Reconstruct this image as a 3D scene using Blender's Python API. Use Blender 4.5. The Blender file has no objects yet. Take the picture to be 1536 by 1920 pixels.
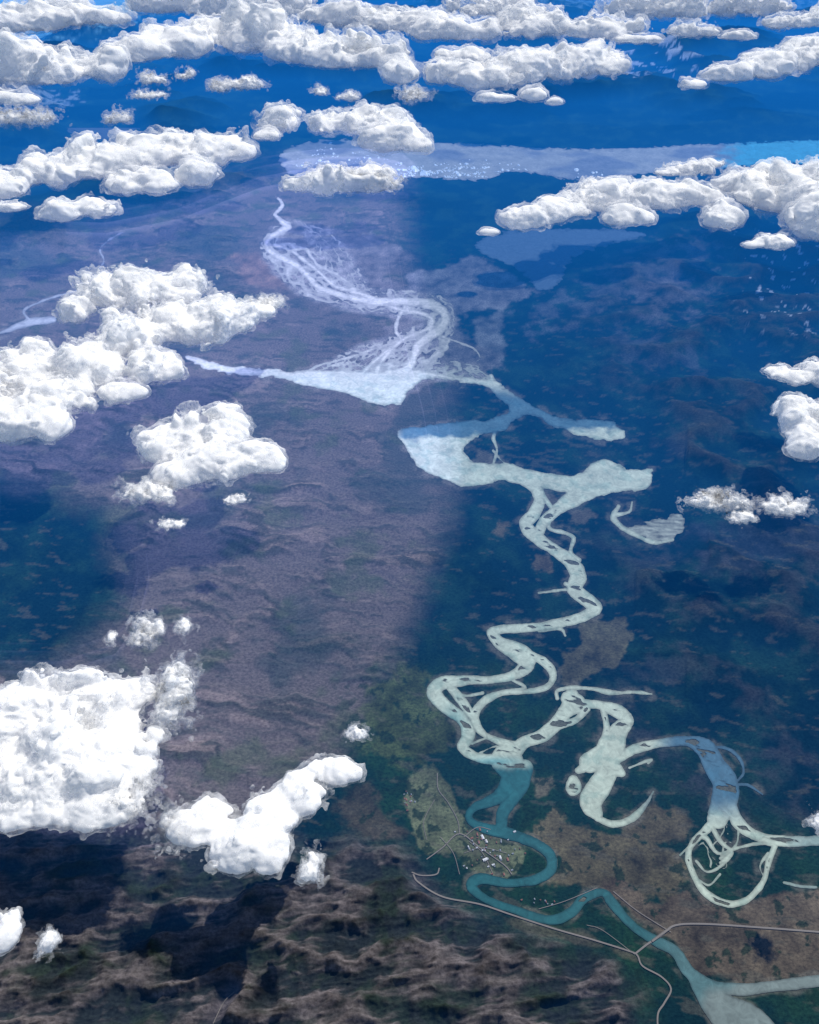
import bpy, math, time
import numpy as np
from mathutils import Vector
T0=time.time()
rng=np.random.default_rng(7)
# ---------------------------------------------------------------- camera model (1 unit = 100 m)
CAMH=100.0; PITCH=math.radians(41.0); FOV=math.radians(62.0); FP=960/math.tan(FOV/2)
cp,sp=math.cos(PITCH),math.sin(PITCH)
def ground(x,y,z=0.0):
    x=np.asarray(x,float); y=np.asarray(y,float)
    a=(x-768)/FP; b=(960-y)/FP
    dy=cp+b*sp; dz=-sp+b*cp
    t=(CAMH-z)/(-dz)
    return a*t, dy*t, t
# ---------------------------------------------------------------- noise
LAT3=rng.random(64**3).astype(np.float32)
def vnoise3(x,y,z,seed=0):
    x=x+seed*13.7; y=y+seed*7.3; z=z+seed*3.1
    xi=np.floor(x); yi=np.floor(y); zi=np.floor(z)
    fx=(x-xi).astype(np.float32); fy=(y-yi).astype(np.float32); fz=(z-zi).astype(np.float32)
    fx=fx*fx*(3-2*fx); fy=fy*fy*(3-2*fy); fz=fz*fz*(3-2*fz)
    xi=xi.astype(np.int32)&63; yi=yi.astype(np.int32)&63; zi=zi.astype(np.int32)&63
    x1=(xi+1)&63; y1=(yi+1)&63; z1=(zi+1)&63
    L=LAT3
    def g(a,b,c): return L[(a<<12)|(b<<6)|c]
    a0=g(xi,yi,zi); a0=a0+(g(x1,yi,zi)-a0)*fx
    a1=g(xi,y1,zi); a1=a1+(g(x1,y1,zi)-a1)*fx
    b0=g(xi,yi,z1); b0=b0+(g(x1,yi,z1)-b0)*fx
    b1=g(xi,y1,z1); b1=b1+(g(x1,y1,z1)-b1)*fx
    a0=a0+(a1-a0)*fy; b0=b0+(b1-b0)*fy
    return a0+(b0-a0)*fz
G2=rng.random((256,256))*2*math.pi
GX,GY=np.cos(G2).ravel(),np.sin(G2).ravel()
def pn2(x,y,seed=0):
    x=x+seed*17.31; y=y+seed*9.17
    xi=np.floor(x); yi=np.floor(y); fx=x-xi; fy=y-yi
    xi=xi.astype(np.int64)&255; yi=yi.astype(np.int64)&255; x1=(xi+1)&255; y1=(yi+1)&255
    u=fx*fx*fx*(fx*(fx*6-15)+10); v=fy*fy*fy*(fy*(fy*6-15)+10)
    def d(a,b,p,q):
        k=a*256+b; return GX[k]*p+GY[k]*q
    n0=d(xi,yi,fx,fy); n1=d(x1,yi,fx-1,fy); n2=d(xi,y1,fx,fy-1); n3=d(x1,y1,fx-1,fy-1)
    a=n0+(n1-n0)*u; b=n2+(n3-n2)*u
    return (a+(b-a)*v)*1.5
def fbm(x,y,oct=4,seed=0,gain=.5):
    r=0;amp=1
    for o in range(oct):
        c,s_=math.cos(o*.9),math.sin(o*.9)
        r=r+amp*pn2((x*c-y*s_)*2**o if o else x,(x*s_+y*c)*2**o if o else y,seed+o*3); amp*=gain
    return r
def fbms(x,y,oct=4,seed=0,gain=.5):
    r=0;amp=1
    for o in range(oct):
        r=r+amp*pn2(x*2**o,y*2**o,seed+o*3); amp*=gain
    return r
def ridged(x,y,oct=5,seed=0,gain=.55):
    r=0;amp=1;w=1
    for o in range(oct):
        v_=pn2(x*2.03**o,y*2.03**o,seed+o*3)
        n=1-np.sqrt(v_*v_+.004)*1.6; n=np.clip(n,0,1)**1.5
        r=r+amp*n*w; w=np.clip(n*1.4,0,1); amp*=gain
    return r
def sstep(a,b,x):
    t=np.clip((x-a)/(b-a),0,1); return t*t*(3-2*t)
# ---------------------------------------------------------------- 2D distance helpers
def poly_sdf(X,Y,pts):
    P=np.array(pts,float); n=len(P)
    d=np.full(X.shape,1e18); inside=np.zeros(X.shape,bool)
    for i in range(n):
        ax,ay=P[i]; bx,by=P[(i+1)%n]
        ex,ey=bx-ax,by-ay
        t=np.clip(((X-ax)*ex+(Y-ay)*ey)/(ex*ex+ey*ey+1e-9),0,1)
        d=np.minimum(d,(X-ax-t*ex)**2+(Y-ay-t*ey)**2)
        c=((ay>Y)!=(by>Y))&(X<(bx-ax)*(Y-ay)/((by-ay) if by!=ay else 1e-9)+ax)
        inside^=c
    d=np.sqrt(d); return np.where(inside,-d,d)
def smooth(pts,n=6):
    P=np.array(pts,float)
    Q=np.vstack([2*P[0]-P[1],P,2*P[-1]-P[-2]]); out=[]
    for i in range(1,len(Q)-2):
        for k in range(n):
            t=k/n
            out.append(.5*((2*Q[i])+(-Q[i-1]+Q[i+1])*t+(2*Q[i-1]-5*Q[i]+4*Q[i+1]-Q[i+2])*t*t+(-Q[i-1]+3*Q[i]-3*Q[i+1]+Q[i+2])*t**3))
    out.append(P[-1]); return np.array(out)
def smooth_closed(pts,n=4):
    P=np.array(pts,float); m=len(P); out=[]
    for i in range(m):
        q0,q1,q2,q3=P[i-1],P[i],P[(i+1)%m],P[(i+2)%m]
        for k in range(n):
            t=k/n
            out.append(.5*((2*q1)+(-q0+q2)*t+(2*q0-5*q1+4*q2-q3)*t*t+(-q0+3*q1-3*q2+q3)*t**3))
    return np.array(out)
STROKES=[]
def S(*pts): STROKES.append(smooth(pts,5))
# main silty river
S((890,890,34),(950,884,30),(995,905,28),(1012,935,22),(1000,965,24),(985,985,24),(1010,1012,24),(1045,1035,22),(1068,1052,26),(1085,1080,30),(1078,1105,30),(1100,1125,26),(1116,1140,26),(1095,1156,20),(1040,1170,18),(990,1178,16),(945,1180,18),(922,1186,18),(938,1206,24),(968,1222,36),(988,1240,34),(972,1262,22),(930,1274,14),(880,1276,18),(830,1282,26),(815,1300,28),(835,1325,26),(868,1350,22),(878,1380,26),(868,1402,20),(895,1420,18),(940,1424,24),(965,1408,30),(985,1392,22),(1020,1378,26),(1048,1352,26),(1066,1325,28),(1072,1305,26))
S((960,890,30),(1010,900,30),(1060,908,32),(1100,915,36),(1075,935,34),(1045,955,22),(1020,980,20),(1010,1000,18))
S((1035,965,6),(1030,990,8),(1060,1000,7),(1076,1010,8),(1070,1035,8),(1085,1050,10))
S((985,1225,14),(1018,1240,16),(1036,1262,14),(1030,1285,14),(1000,1296,10),(940,1300,12),(905,1318,16),(890,1345,18),(905,1375,12),(940,1392,14),(975,1398,14))
S((960,1275,5),(985,1290,6),(950,1296,5))
S((845,1290,16),(870,1320,18),(885,1345,14))
S((905,1300,5),(870,1305,5),(850,1290,4)); S((885,1395,6),(915,1385,4),(940,1398,5)); S((900,1412,5),(930,1400,4),(950,1410,6))
S((1010,1112,3),(1030,1110,4),(1060,1106,6)); S((1060,1095,8),(1095,1110,8)); S((1010,1185,3),(1050,1180,5),(1060,1192,3))
S((925,870,5),(932,845,5),(925,820,6),(935,800,10)); S((925,845,4),(945,868,4),(975,880,6))
S((1000,900,10),(1018,930,9),(1040,960,8))
S((515,402,6),(530,385,6),(522,372,5)); S((515,402,6),(525,412,8),(540,425,14))
S((830,632,5),(860,642,4),(890,655,4),(900,672,3),(890,680,2))
# right bend complex
S((1045,1310,6),(1045,1295,7),(1070,1290,8),(1110,1292,8),(1150,1300,9),(1190,1298,6),(1222,1302,3))
S((1065,1310,26),(1085,1320,30),(1060,1335,28))
S((1085,1320,22),(1120,1322,16),(1160,1335,26),(1180,1352,20),(1160,1370,34),(1150,1400,44),(1130,1420,46),(1105,1430,40))
S((1140,1430,46),(1135,1455,40),(1120,1480,46),(1108,1505,42),(1118,1525,24))
S((1095,1440,20),(1085,1445,14)); S((1150,1440,30),(1165,1450,16))
S((1130,1330,12),(1138,1365,12),(1130,1400,22)); S((1100,1330,14),(1080,1350,14),(1050,1360,16))
S((1160,1425,14),(1190,1405,20),(1235,1395,16),(1285,1390,20),(1320,1402,34),(1340,1435,42),(1360,1470,48),(1358,1505,50),(1345,1535,40))
S((1180,1440,5),(1220,1425,5),(1215,1432,3))
S((1075,1465,22),(1076,1475,30),(1074,1482,22))
S((1120,1535,10),(1150,1546,14),(1185,1535,14),(1210,1510,9),(1225,1485,4))
S((1330,1400,5),(1365,1405,5),(1388,1425,5),(1394,1450,4),(1380,1470,5),(1402,1472,6),(1430,1490,3))
S((1370,1510,22),(1385,1545,24),(1420,1568,20),(1470,1578,20),(1540,1576,20),(1610,1570,22))
S((1345,1535,22),(1325,1555,16),(1300,1580,12),(1290,1605,12),(1300,1640,12),(1320,1672,14),(1360,1694,14),(1400,1688,13),(1430,1655,12),(1440,1620,10),(1452,1588,12))
S((1275,1604,4),(1300,1580,5),(1322,1570,8),(1345,1600,6),(1375,1592,5),(1420,1582,7),(1450,1584,9))
S((1335,1550,10),(1352,1580,9),(1372,1600,5),(1350,1625,5),(1325,1635,4),(1305,1615,5)); S((1385,1550,6),(1380,1585,4),(1350,1610,5)); S((1470,1655,4),(1500,1662,6),(1530,1664,5))
S((1350,1640,3),(1330,1660,3),(1310,1650,4)); S((1370,1600,5),(1360,1612,10),(1350,1618,4));S((1440,1600,5),(1425,1625,4),(1435,1650,4))
# oxbow
S((1160,950,8),(1150,970,10),(1165,988,10),(1195,1005,10),(1230,1018,7),(1262,1012,5)); S((1155,965,8),(1180,960,5),(1185,942,3))
# teal clear river
S((950,1425,60),(962,1450,46),(950,1480,32),(925,1500,24),(890,1515,16),(880,1535,14),(905,1552,18),(950,1562,22),(1000,1580,20),(1030,1602,20),(1034,1630,20),(1005,1650,18),(950,1656,16),(900,1648,20),(884,1664,18),(915,1688,16),(970,1708,15),(1030,1725,18),(1070,1712,20),(1095,1685,20),(1130,1673,14),(1150,1695,18),(1185,1735,16),(1225,1762,18),(1265,1785,20),(1290,1820,22),(1320,1845,26),(1380,1856,24),(1450,1850,22),(1540,1838,24),(1620,1825,24))
S((985,1440,30),(975,1480,26),(945,1520,24),(940,1550,22))
S((1300,1830,24),(1325,1860,44),(1350,1890,60),(1400,1930,90),(1440,1990,100))
# small streams west
S((232,435,2.4),(205,450,3),(188,468,2.4),(195,490,3),(183,508,3)); S((0,625,6),(55,605,14),(100,600,12)); S((55,600,4),(45,582,4),(80,565,4),(120,552,5),(155,545,4))
# delta head and trunk channels
S((560,708,26),(640,715,40),(700,725,55),(735,730,50),(755,705,22),(775,680,14))
STROKES.append(smooth([(540,425,12),(508,445,9),(500,462,10),(520,480,12),(555,497,12),(580,520,11),(600,540,12),(650,556,11),(700,566,15),(760,566,16),(815,574,18),(835,592,16),(830,612,18),(805,632,18),(782,652,16),(772,680,12),(750,705,18)],6))
STROKES.append(smooth([(515,460,7),(545,470,6),(575,492,8),(600,512,7),(625,535,8),(655,545,8),(690,556,9),(740,578,8),(790,588,9),(812,602,8),(800,618,8),(765,632,8),(735,655,8),(712,685,10),(705,705,10)],6))
STROKES.append(smooth([(760,575,8),(748,595,7),(742,620,6),(752,640,6),(730,655,6),(700,680,7),(680,700,9)],6))
STROKES.append(smooth([(745,640,4),(700,655,4),(650,672,4),(600,685,4),(578,697,3)],6))
POLYS=[
 [(350,668),(420,685),(480,690),(540,697),(600,703),(650,712),(700,702),(740,690),(790,695),(830,703),(885,709),(912,712),(922,702),(935,718),(960,738),(1000,760),(1050,785),(1100,786),(1140,790),(1165,805),(1172,824),(1130,826),(1090,818),(1040,800),(1000,778),(970,785),(950,805),(925,812),(890,820),(872,842),(882,862),(920,870),(950,866),(985,885),(1040,896),(1085,888),(1110,868),(1135,862),(1180,882),(1222,880),(1212,918),(1170,922),(1120,932),(1075,945),(1060,918),(1010,905),(960,898),(900,910),(868,912),(825,898),(785,878),(770,850),(750,822),(752,806),(800,798),(870,790),(925,786),(955,768),(935,745),(905,722),(860,716),(820,708),(790,716),(765,735),(752,757),(720,760),(690,755),(662,738),(600,725),(540,712),(440,702),(380,690)],
]
BRAIDS=[([(540,422,12),(510,448,28),(518,472,54),(560,500,76),(600,530,70),(650,552,50),(700,565,44),(770,570,50),(822,582,48),(828,606,54),(805,638,76),(775,665,90),(745,692,100),(735,704,90)],1.6,18),
 ([(560,420,12),(600,448,40),(628,486,54),(668,540,40)],.6,17),([(800,636,20),(750,655,54),(690,678,62),(640,692,48),(595,704,20)],1.1,14),([(780,698,14),(830,695,34),(880,700,32),(920,712,10)],1.5,13),([(1345,1530,40),(1340,1580,60),(1350,1615,40)],.5,34)]
LAKES=[
 [(525,292),(560,272),(640,262),(720,275),(820,268),(960,275),(1140,280),(1300,272),(1420,268),(1620,262),(1620,300),(1440,310),(1230,325),(1100,338),(1040,333),(960,321),(920,336),(850,338),(780,333),(700,345),(600,338),(540,325)],
]
BLUE=[
 [(895,455),(930,440),(1000,430),(1150,430),(1210,440),(1130,462),(1085,478),(1060,500),(1050,530),(1012,546),(990,520),(950,495),(905,478)],
]
FAINT=[[(130,230),(200,215),(260,240),(200,262),(140,250)]]
PALE=[ [(1180,990),(1230,975),(1280,965),(1278,1000),(1245,1020),(1200,1008)] ]
def stroke_dist(X,Y,strokes,D=None,maxd=60):
    xs=X[0]; ys=Y[:,0]
    if D is None: D=np.full(X.shape,1e3)
    for st in strokes:
        for i in range(len(st)-1):
            ax,ay,aw=st[i]; bx,by,bw=st[i+1]; m=maxd+max(aw,bw)/2
            i0,i1=np.searchsorted(xs,[min(ax,bx)-m,max(ax,bx)+m]); j0,j1=np.searchsorted(ys,[min(ay,by)-m,max(ay,by)+m])
            if i1<=i0 or j1<=j0: continue
            x=X[j0:j1,i0:i1]; y=Y[j0:j1,i0:i1]; ex,ey=bx-ax,by-ay
            t=np.clip(((x-ax)*ex+(y-ay)*ey)/(ex*ex+ey*ey+1e-9),0,1)
            d=np.hypot(x-ax-t*ex,y-ay-t*ey)-(aw+(bw-aw)*t)/2
            D[j0:j1,i0:i1]=np.minimum(D[j0:j1,i0:i1],d)
    return D
def braid_sdf(X,Y,R,plain=False):
    """interlacing channels inside a flood plain: zero-lines of noise stretched along the flow"""
    xs=X[0]; ys=Y[:,0]
    for bi,(cl,hwc,lam) in enumerate(BRAIDS):
        C=smooth(cl,6); m=(40 if plain else 10)+max(p[2] for p in cl)/2
        i0,i1=np.searchsorted(xs,[C[:,0].min()-m,C[:,0].max()+m]); j0,j1=np.searchsorted(ys,[C[:,1].min()-m,C[:,1].max()+m])
        if i1<=i0 or j1<=j0: continue
        x=X[j0:j1,i0:i1]; y=Y[j0:j1,i0:i1]
        best=np.full(x.shape,1e9); s_=np.zeros(x.shape); dd=np.zeros(x.shape); ww=np.ones(x.shape); acc=0
        for i in range(len(C)-1):
            ax,ay,aw=C[i]; bx,by,bw=C[i+1]; ex,ey=bx-ax,by-ay; l=math.hypot(ex,ey)
            t=np.clip(((x-ax)*ex+(y-ay)*ey)/(l*l+1e-9),0,1); qx=x-ax-t*ex; qy=y-ay-t*ey; d=np.hypot(qx,qy)
            k=d<best; best=np.where(k,d,best); s_=np.where(k,acc+t*l,s_); dd=np.where(k,np.sign(ex*qy-ey*qx)*d,dd); ww=np.where(k,(aw+(bw-aw)*t)/2,ww); acc+=l
        if plain: f=best-ww
        else:
            u=dd+5*pn2(x/26,y/20,bi+2)
            f=np.full(x.shape,1e3)
            for sc,hs,sd in ((1,1,3),(.6,.45,9)):
                L=lam*sc; n=pn2(s_/(L*2.4),u/L,sd+bi*5)+.35*pn2(x/(L*.9),y/(L*.6),sd+20+bi)
                w=hwc*hs*(1+1.6*pn2(s_/34,u/16,sd+40))
                f=np.minimum(f,np.abs(n)*L*.45-w)
            f=np.maximum(f,best-ww-2.5*pn2(x/14,y/9,bi+60)*2)
        R[j0:j1,i0:i1]=np.minimum(R[j0:j1,i0:i1],f)
    return R
def poly_min(X,Y,polys,D,n=3):
    xs=X[0]; ys=Y[:,0]
    for p in polys:
        P=smooth_closed(p,n); m=60
        i0,i1=np.searchsorted(xs,[P[:,0].min()-m,P[:,0].max()+m]); j0,j1=np.searchsorted(ys,[P[:,1].min()-m,P[:,1].max()+m])
        if i1<=i0 or j1<=j0: continue
        d=poly_sdf(X[j0:j1,i0:i1],Y[j0:j1,i0:i1],P)
        D[j0:j1,i0:i1]=np.minimum(D[j0:j1,i0:i1],d)
    return D
def wob(X,Y):
    gx,gy,t=ground(X,Y)
    return fbm(gx/2.6,gy/2.6,4,5,.55)*3.0
def water_sdf(X,Y,islands=True):
    w=wob(X,Y)
    D=stroke_dist(X,Y,STROKES)
    D=D+w*(.5+1.1*sstep(5,12,-D+4))
    P=poly_min(X,Y,POLYS+LAKES,np.full(X.shape,1e3))
    P=P+w*1.2
    R=D
    if islands:
        gx,gy,t=ground(X,Y)
        n=fbm(gx/3.6+.3*gy,gy/2.0,4,44,.5)
        isl=(n-.40)*26-25*(1-sstep(2.5,6.5,-D))-40*(1-sstep(930,960,Y))-60*((X<1180)&(X>1085)&(Y>1395)&(Y<1540))-60*((X>865)&(X<1050)&(Y>1440))-60*(Y>1700)
        R=np.maximum(D,isl); R=braid_sdf(X,Y,R)
    return np.minimum(R,P)
# ---------------------------------------------------------------- material helper
def newmat(name):
    m=bpy.data.materials.new(name); m.use_nodes=True
    nt=m.node_tree; nt.nodes.clear(); return m,nt,nt.nodes,nt.links
def mesh_from(name,verts,faces,mat,smooth_=True,col=None):
    me=bpy.data.meshes.new(name)
    V=np.ascontiguousarray(verts,dtype=np.float32); F=np.ascontiguousarray(faces,dtype=np.int32)
    k=F.shape[1]
    me.vertices.add(len(V)); me.vertices.foreach_set('co',V.ravel())
    me.loops.add(F.size); me.loops.foreach_set('vertex_index',F.ravel())
    me.polygons.add(len(F)); me.polygons.foreach_set('loop_start',np.arange(0,F.size,k,dtype=np.int32))
    me.update(calc_edges=True)
    if smooth_: me.polygons.foreach_set('use_smooth',np.ones(len(F),bool))
    if col is not None:
        a=me.attributes.new('Col','FLOAT_COLOR','POINT')
        c=np.ones((len(V),4),np.float32); c[:,:col.shape[1]]=col; a.data.foreach_set('color',c.ravel())
    ob=bpy.data.objects.new(name,me); bpy.context.scene.collection.objects.link(ob)
    if mat: me.materials.append(mat)
    return ob
# ---------------------------------------------------------------- roads
ROADS=[
 [(772,1636),(790,1642),(818,1640),(824,1628)],[(775,1640),(785,1655),(830,1682),(900,1696),(960,1716),(1040,1742),(1110,1762),(1180,1784),(1195,1792),(1205,1812),(1240,1832),(1258,1855),(1245,1882),(1233,1905),(1236,1960)],
 [(1192,1788),(1215,1770),(1240,1755),(1265,1736),(1320,1733),(1430,1740),(1536,1748),(1700,1760)],
 [(1258,1748),(1225,1728),(1190,1705),(1150,1672)],[(800,1612),(830,1590),(862,1564),(900,1590),(945,1622),(960,1640)],
 [(862,1564),(858,1538),(840,1505),(822,1480),(820,1450)],[(870,1570),(895,1552),(920,1556)],[(1010,1705),(1060,1690),(1120,1665)],[(400,1920),(420,1880),(440,1860)],
 [(826,1570),(850,1600),(862,1640)],[(880,1578),(905,1600),(925,1640)],[(870,1600),(905,1590),(950,1600)],[(815,1500),(795,1540),(800,1575)],[(1100,1735),(1130,1745),(1190,1790)]]
RW=[2.4,3.0,3.4,1.4,1.8,1.2,1.3,1.1,1.4,1.1,1.1,1.0,.9,1.0]
# ---------------------------------------------------------------- GROUND
def axis(segs):
    out=[]
    for a,b,s in segs: out.append(np.arange(a,b,s))
    out.append([segs[-1][1]]); return np.concatenate(out)
xs=axis([(-1500,-300,40),(-300,-20,12),(-20,1560,2.2),(1560,1840,12),(1840,3040,40)])
ys=axis([(-345,-40,6),(-40,1500,2.6),(1500,1945,1.9),(1945,2150,12),(2150,2700,40)])
X,Y=np.meshgrid(xs,ys)
gx,gy,gt=ground(X,Y)
WD=water_sdf(X,Y,False)
RD=stroke_dist(X,Y,[np.array([(a,b,w) for a,b in r]) for r,w in zip(ROADS,RW)],maxd=70)
n1=fbm(gx/30,gy/30,5,1); n2=fbm(gx/8,gy/8,5,2); n3=fbm(gx/2.2,gy/2.2,4,3)
nb=fbm(gx/5,gy/5,5,9,.6)
def region(pts,soft,amp=10):
    d=poly_sdf(X,Y,pts)+nb*amp
    return 1-sstep(-soft,soft,d)
def mixc(C,c,w): 
    return C*(1-w[...,None])+np.array(c)[None,None,:]*w[...,None]
C=np.zeros(X.shape+(3,)); C[:]=(.004,.018,.024)  # dark forest base, also holding the shade of the eastern land
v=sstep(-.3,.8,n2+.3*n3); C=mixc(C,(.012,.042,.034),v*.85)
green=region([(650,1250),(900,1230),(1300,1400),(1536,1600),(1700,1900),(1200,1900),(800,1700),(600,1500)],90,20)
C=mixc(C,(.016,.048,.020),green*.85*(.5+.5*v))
rr_=ridged(gx/26,gy/19,4,205,.42)
# heath in the west, outline painted after the light-beam wedge and a cloud shadow
beam_moor=region([(-600,430),(200,420),(430,340),(540,300),(762,330),(768,470),(800,600),(850,760),(855,930),(830,1020),(800,1110),(750,1220),(700,1310),(660,1390),(560,1500),(420,1580),(-600,1620),(-600,1250),(100,1260),(230,1130),(190,960),(-100,880),(-600,860)],44,10)
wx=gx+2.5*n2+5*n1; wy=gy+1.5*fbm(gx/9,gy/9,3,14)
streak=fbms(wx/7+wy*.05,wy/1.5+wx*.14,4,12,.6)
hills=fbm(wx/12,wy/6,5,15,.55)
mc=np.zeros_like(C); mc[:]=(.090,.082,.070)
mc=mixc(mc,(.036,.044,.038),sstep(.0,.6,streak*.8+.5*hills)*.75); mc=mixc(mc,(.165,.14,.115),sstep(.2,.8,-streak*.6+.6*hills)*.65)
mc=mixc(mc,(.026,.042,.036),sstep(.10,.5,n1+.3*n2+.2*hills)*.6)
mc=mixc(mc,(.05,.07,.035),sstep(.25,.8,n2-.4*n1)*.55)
C=C*(1-beam_moor[...,None])+mc*beam_moor[...,None]
for pts,c,soft,amp,wt in [
 ([(500,430),(560,415),(640,430),(740,455),(770,480),(720,520),(800,555),(850,600),(870,640),(920,650),(940,690),(900,705),(780,700),(640,700),(580,695),(700,650),(740,600),(700,580),(600,560),(520,500),(485,460)],(.14,.13,.12),6,14,.7),
 ([(760,510),(830,505),(880,480),(930,495),(1000,545),(940,580),(850,590),(830,560),(770,545)],(.15,.15,.155),4,8,.8),
 ([(890,600),(940,580),(945,640),(945,690),(900,680),(890,640)],(.13,.14,.14),5,8,.8),
 ([(780,640),(850,610),(900,650),(940,660),(940,695),(880,690),(800,690)],(.12,.12,.12),5,8,.7),
 ([(440,480),(520,470),(560,520),(520,545),(450,520)],(.19,.13,.10),14,14,.6),
 ([(1190,560),(1250,530),(1340,540),(1300,580),(1220,600)],(.13,.12,.14),25,50,.55),
 ([(1010,580),(1080,560),(1200,480),(1330,460),(1300,520),(1180,560),(1080,590),(1000,610)],(.10,.10,.12),20,50,.5),
 ([(1140,620),(1250,650),(1300,680),(1190,690)],(.07,.07,.09),20,50,.5),
 ([(1090,1170),(1170,1155),(1185,1200),(1160,1250),(1060,1275),(1055,1260)],(.11,.105,.065),4,16,.75),
 ([(990,960),(1000,930),(1040,925),(1050,935),(1015,965)],(.11,.10,.08),3,8,.7),
 ([(900,850),(920,850),(925,868),(895,866)],(.13,.12,.09),3,8,.7),
 ([(1080,960),(1105,950),(1120,965),(1095,985),(1075,975)],(.11,.10,.08),3,10,.7),
 ([(1000,1025),(1030,1045),(1035,1070),(1010,1065),(995,1045)],(.11,.09,.06),3,10,.7),
 ([(930,975),(950,985),(945,1010),(925,1000)],(.11,.09,.06),3,10,.7),
 ([(700,1290),(760,1265),(820,1275),(840,1330),(860,1400),(800,1430),(740,1440),(700,1400),(690,1340)],(.058,.080,.034),10,24,.9),
 ([(780,1450),(815,1425),(830,1470),(855,1500),(875,1550),(930,1560),(990,1590),(985,1630),(940,1650),(880,1630),(850,1590),(800,1610),(775,1560),(755,1500)],(.115,.135,.078),4,14,.9),
 ([(1000,1535),(1045,1515),(1080,1550),(1150,1560),(1270,1600),(1280,1690),(1240,1700),(1100,1665),(1020,1660),(1045,1610),(1000,1570)],(.112,.098,.058),5,16,.9),
 ([(1170,1530),(1230,1505),(1300,1540),(1290,1580),(1200,1580),(1160,1560)],(.115,.10,.06),5,14,.9),
 ([(1000,1460),(1040,1450),(1045,1480),(1010,1490)],(.11,.10,.07),4,10,.8),
 ([(1240,1690),(1300,1660),(1380,1705),(1440,1680),(1536,1670),(1700,1670),(1700,1830),(1536,1835),(1400,1845),(1310,1835),(1270,1780),(1200,1730),(1120,1670),(1160,1650)],(.115,.092,.064),6,14,.92),
 ([(900,1700),(960,1712),(1040,1735),(1180,1780),(1190,1800),(1080,1770),(960,1740)],(.09,.08,.055),5,12,.6),
 ([(600,1500),(680,1480),(760,1560),(700,1580)],(.09,.07,.05),14,24,.6),
 ([(1300,1000),(1536,980),(1536,1080),(1350,1070)],(.05,.05,.07),30,40,.5),
]:
    w=region(pts,soft,amp)*wt
    var=(1+.5*n2+.4*n3)[...,None]
    C=C*(1-w[...,None])+np.array(c)*var*w[...,None]
bpl=braid_sdf(X,Y,np.full(X.shape,1e3),True); bw=sstep(8,-3,bpl+nb*5)*(Y<900)
gr=np.array((.165,.165,.155))*(1+.5*n2+.5*n3)[...,None]; C=C*(1-.85*bw[...,None])+np.clip(gr,.06,.4)*.85*bw[...,None]
cl=sstep(.35,.7,fbm(gx/3.5+.3*gy,gy/1.6,4,31,.55)+.3*n1)*(1-beam_moor)*sstep(350,800,Y)
C=mixc(C,(.085,.085,.065),cl*.5)
cl=sstep(.7,1.3,rr_+.35*n3+.2*n2)*(1-beam_moor)*sstep(1000,1250,X)*sstep(420,520,Y)*(1-sstep(1500,1600,Y))
C=mixc(C,(.060,.058,.068),cl*.5)
wd=sstep(.35,.5,fbm(gx/2.6,gy/2.6,5,38,.6)+.25*n2)*green*sstep(3,6,RD)
C=mixc(C,(.012,.030,.016),wd*.8)
# mountains
mt=1-sstep(-40,40,poly_sdf(X,Y,[(-2500,1560),(250,1570),(560,1600),(740,1580),(790,1660),(900,1725),(1100,1785),(1200,1850),(1200,1910),(1290,2010),(1500,2300),(1500,3000),(-2500,3000)])+n2*25)
ux=gx+.7*n2; uy=gy-.12*gx+.5*fbm(gx/6,gy/6,3,50)
rg=ridged(ux/10,uy/4.2,5,51,.46)
rg2=ridged(ux/2.8,uy/8.0,3,151,.45)
st=fbms(ux/5,uy/.62,3,61,.55)
h_m=1.15*rg+.30*rg2+1.0*n1+.09*st+.05*n3
patch=sstep(-.5,.2,fbm(gx/9,gy/5,4,64,.55)+.1)
rock=sstep(.35,1.15,rg+.25*rg2+.45*st+.3*n3)*patch
mcol=np.zeros_like(C); mcol[:]=(.020,.026,.028)
mcol=mixc(mcol,(.022,.036,.024),sstep(-.2,.5,n3+n2)*.6)
rc=np.array((.115,.100,.104))*(1+.4*st+.3*n3)[...,None]
mcol=mcol*(1-(rock*.8)[...,None])+rc*(rock*.8)[...,None]
C=C*(1-mt[...,None])+mcol*mt[...,None]
sh=sstep(10,1,WD+nb*7)*sstep(360,420,Y)
C=mixc(C,(.17,.165,.135),sh*.5*sstep(-.1,.5,fbm(gx/3,gy/3,3,81)+.15))
ins_=sstep(0,-3,WD)*sstep(930,960,Y); C=mixc(C,(.13,.14,.11),ins_*.8)
sn=sstep(.72,.78,fbm(gx/3,gy/3,5,91,.65))*region([(1380,440),(1600,440),(1600,640),(1400,620)],30,20)
sn=np.maximum(sn,sstep(.4,.5,fbm(gx/12,gy/14,5,95,.65))*region([(1150,90),(1300,80),(1300,150),(1180,150)],20,20))
sn=np.maximum(sn,sstep(6,3,stroke_dist(X,Y,[np.array([(1424,548,6.),(1418,560,12.),(1408,572,4.)]),np.array([(1450,588,3.),(1462,590,5.)]),np.array([(1500,632,3.),(1508,636,5.)])],maxd=12)+6+nb*5))
C=mixc(C,(.42,.48,.56),sn*.8)
ice=region([(-200,-60),(170,-40),(300,10),(200,60),(60,75),(-200,90)],20,25); C=mixc(C,(.22,.50,.62),ice*.8)
ice=region([(-200,170),(60,175),(140,190),(40,215),(-200,215)],8,25); C=mixc(C,(.30,.38,.45),ice*.6)
ice=region([(560,-80),(1700,-80),(1700,5),(900,12)],20,25); C=mixc(C,(.22,.40,.5),ice*.5)
C=np.clip(C,.002,.8)
far=sstep(640,150,Y)
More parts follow.
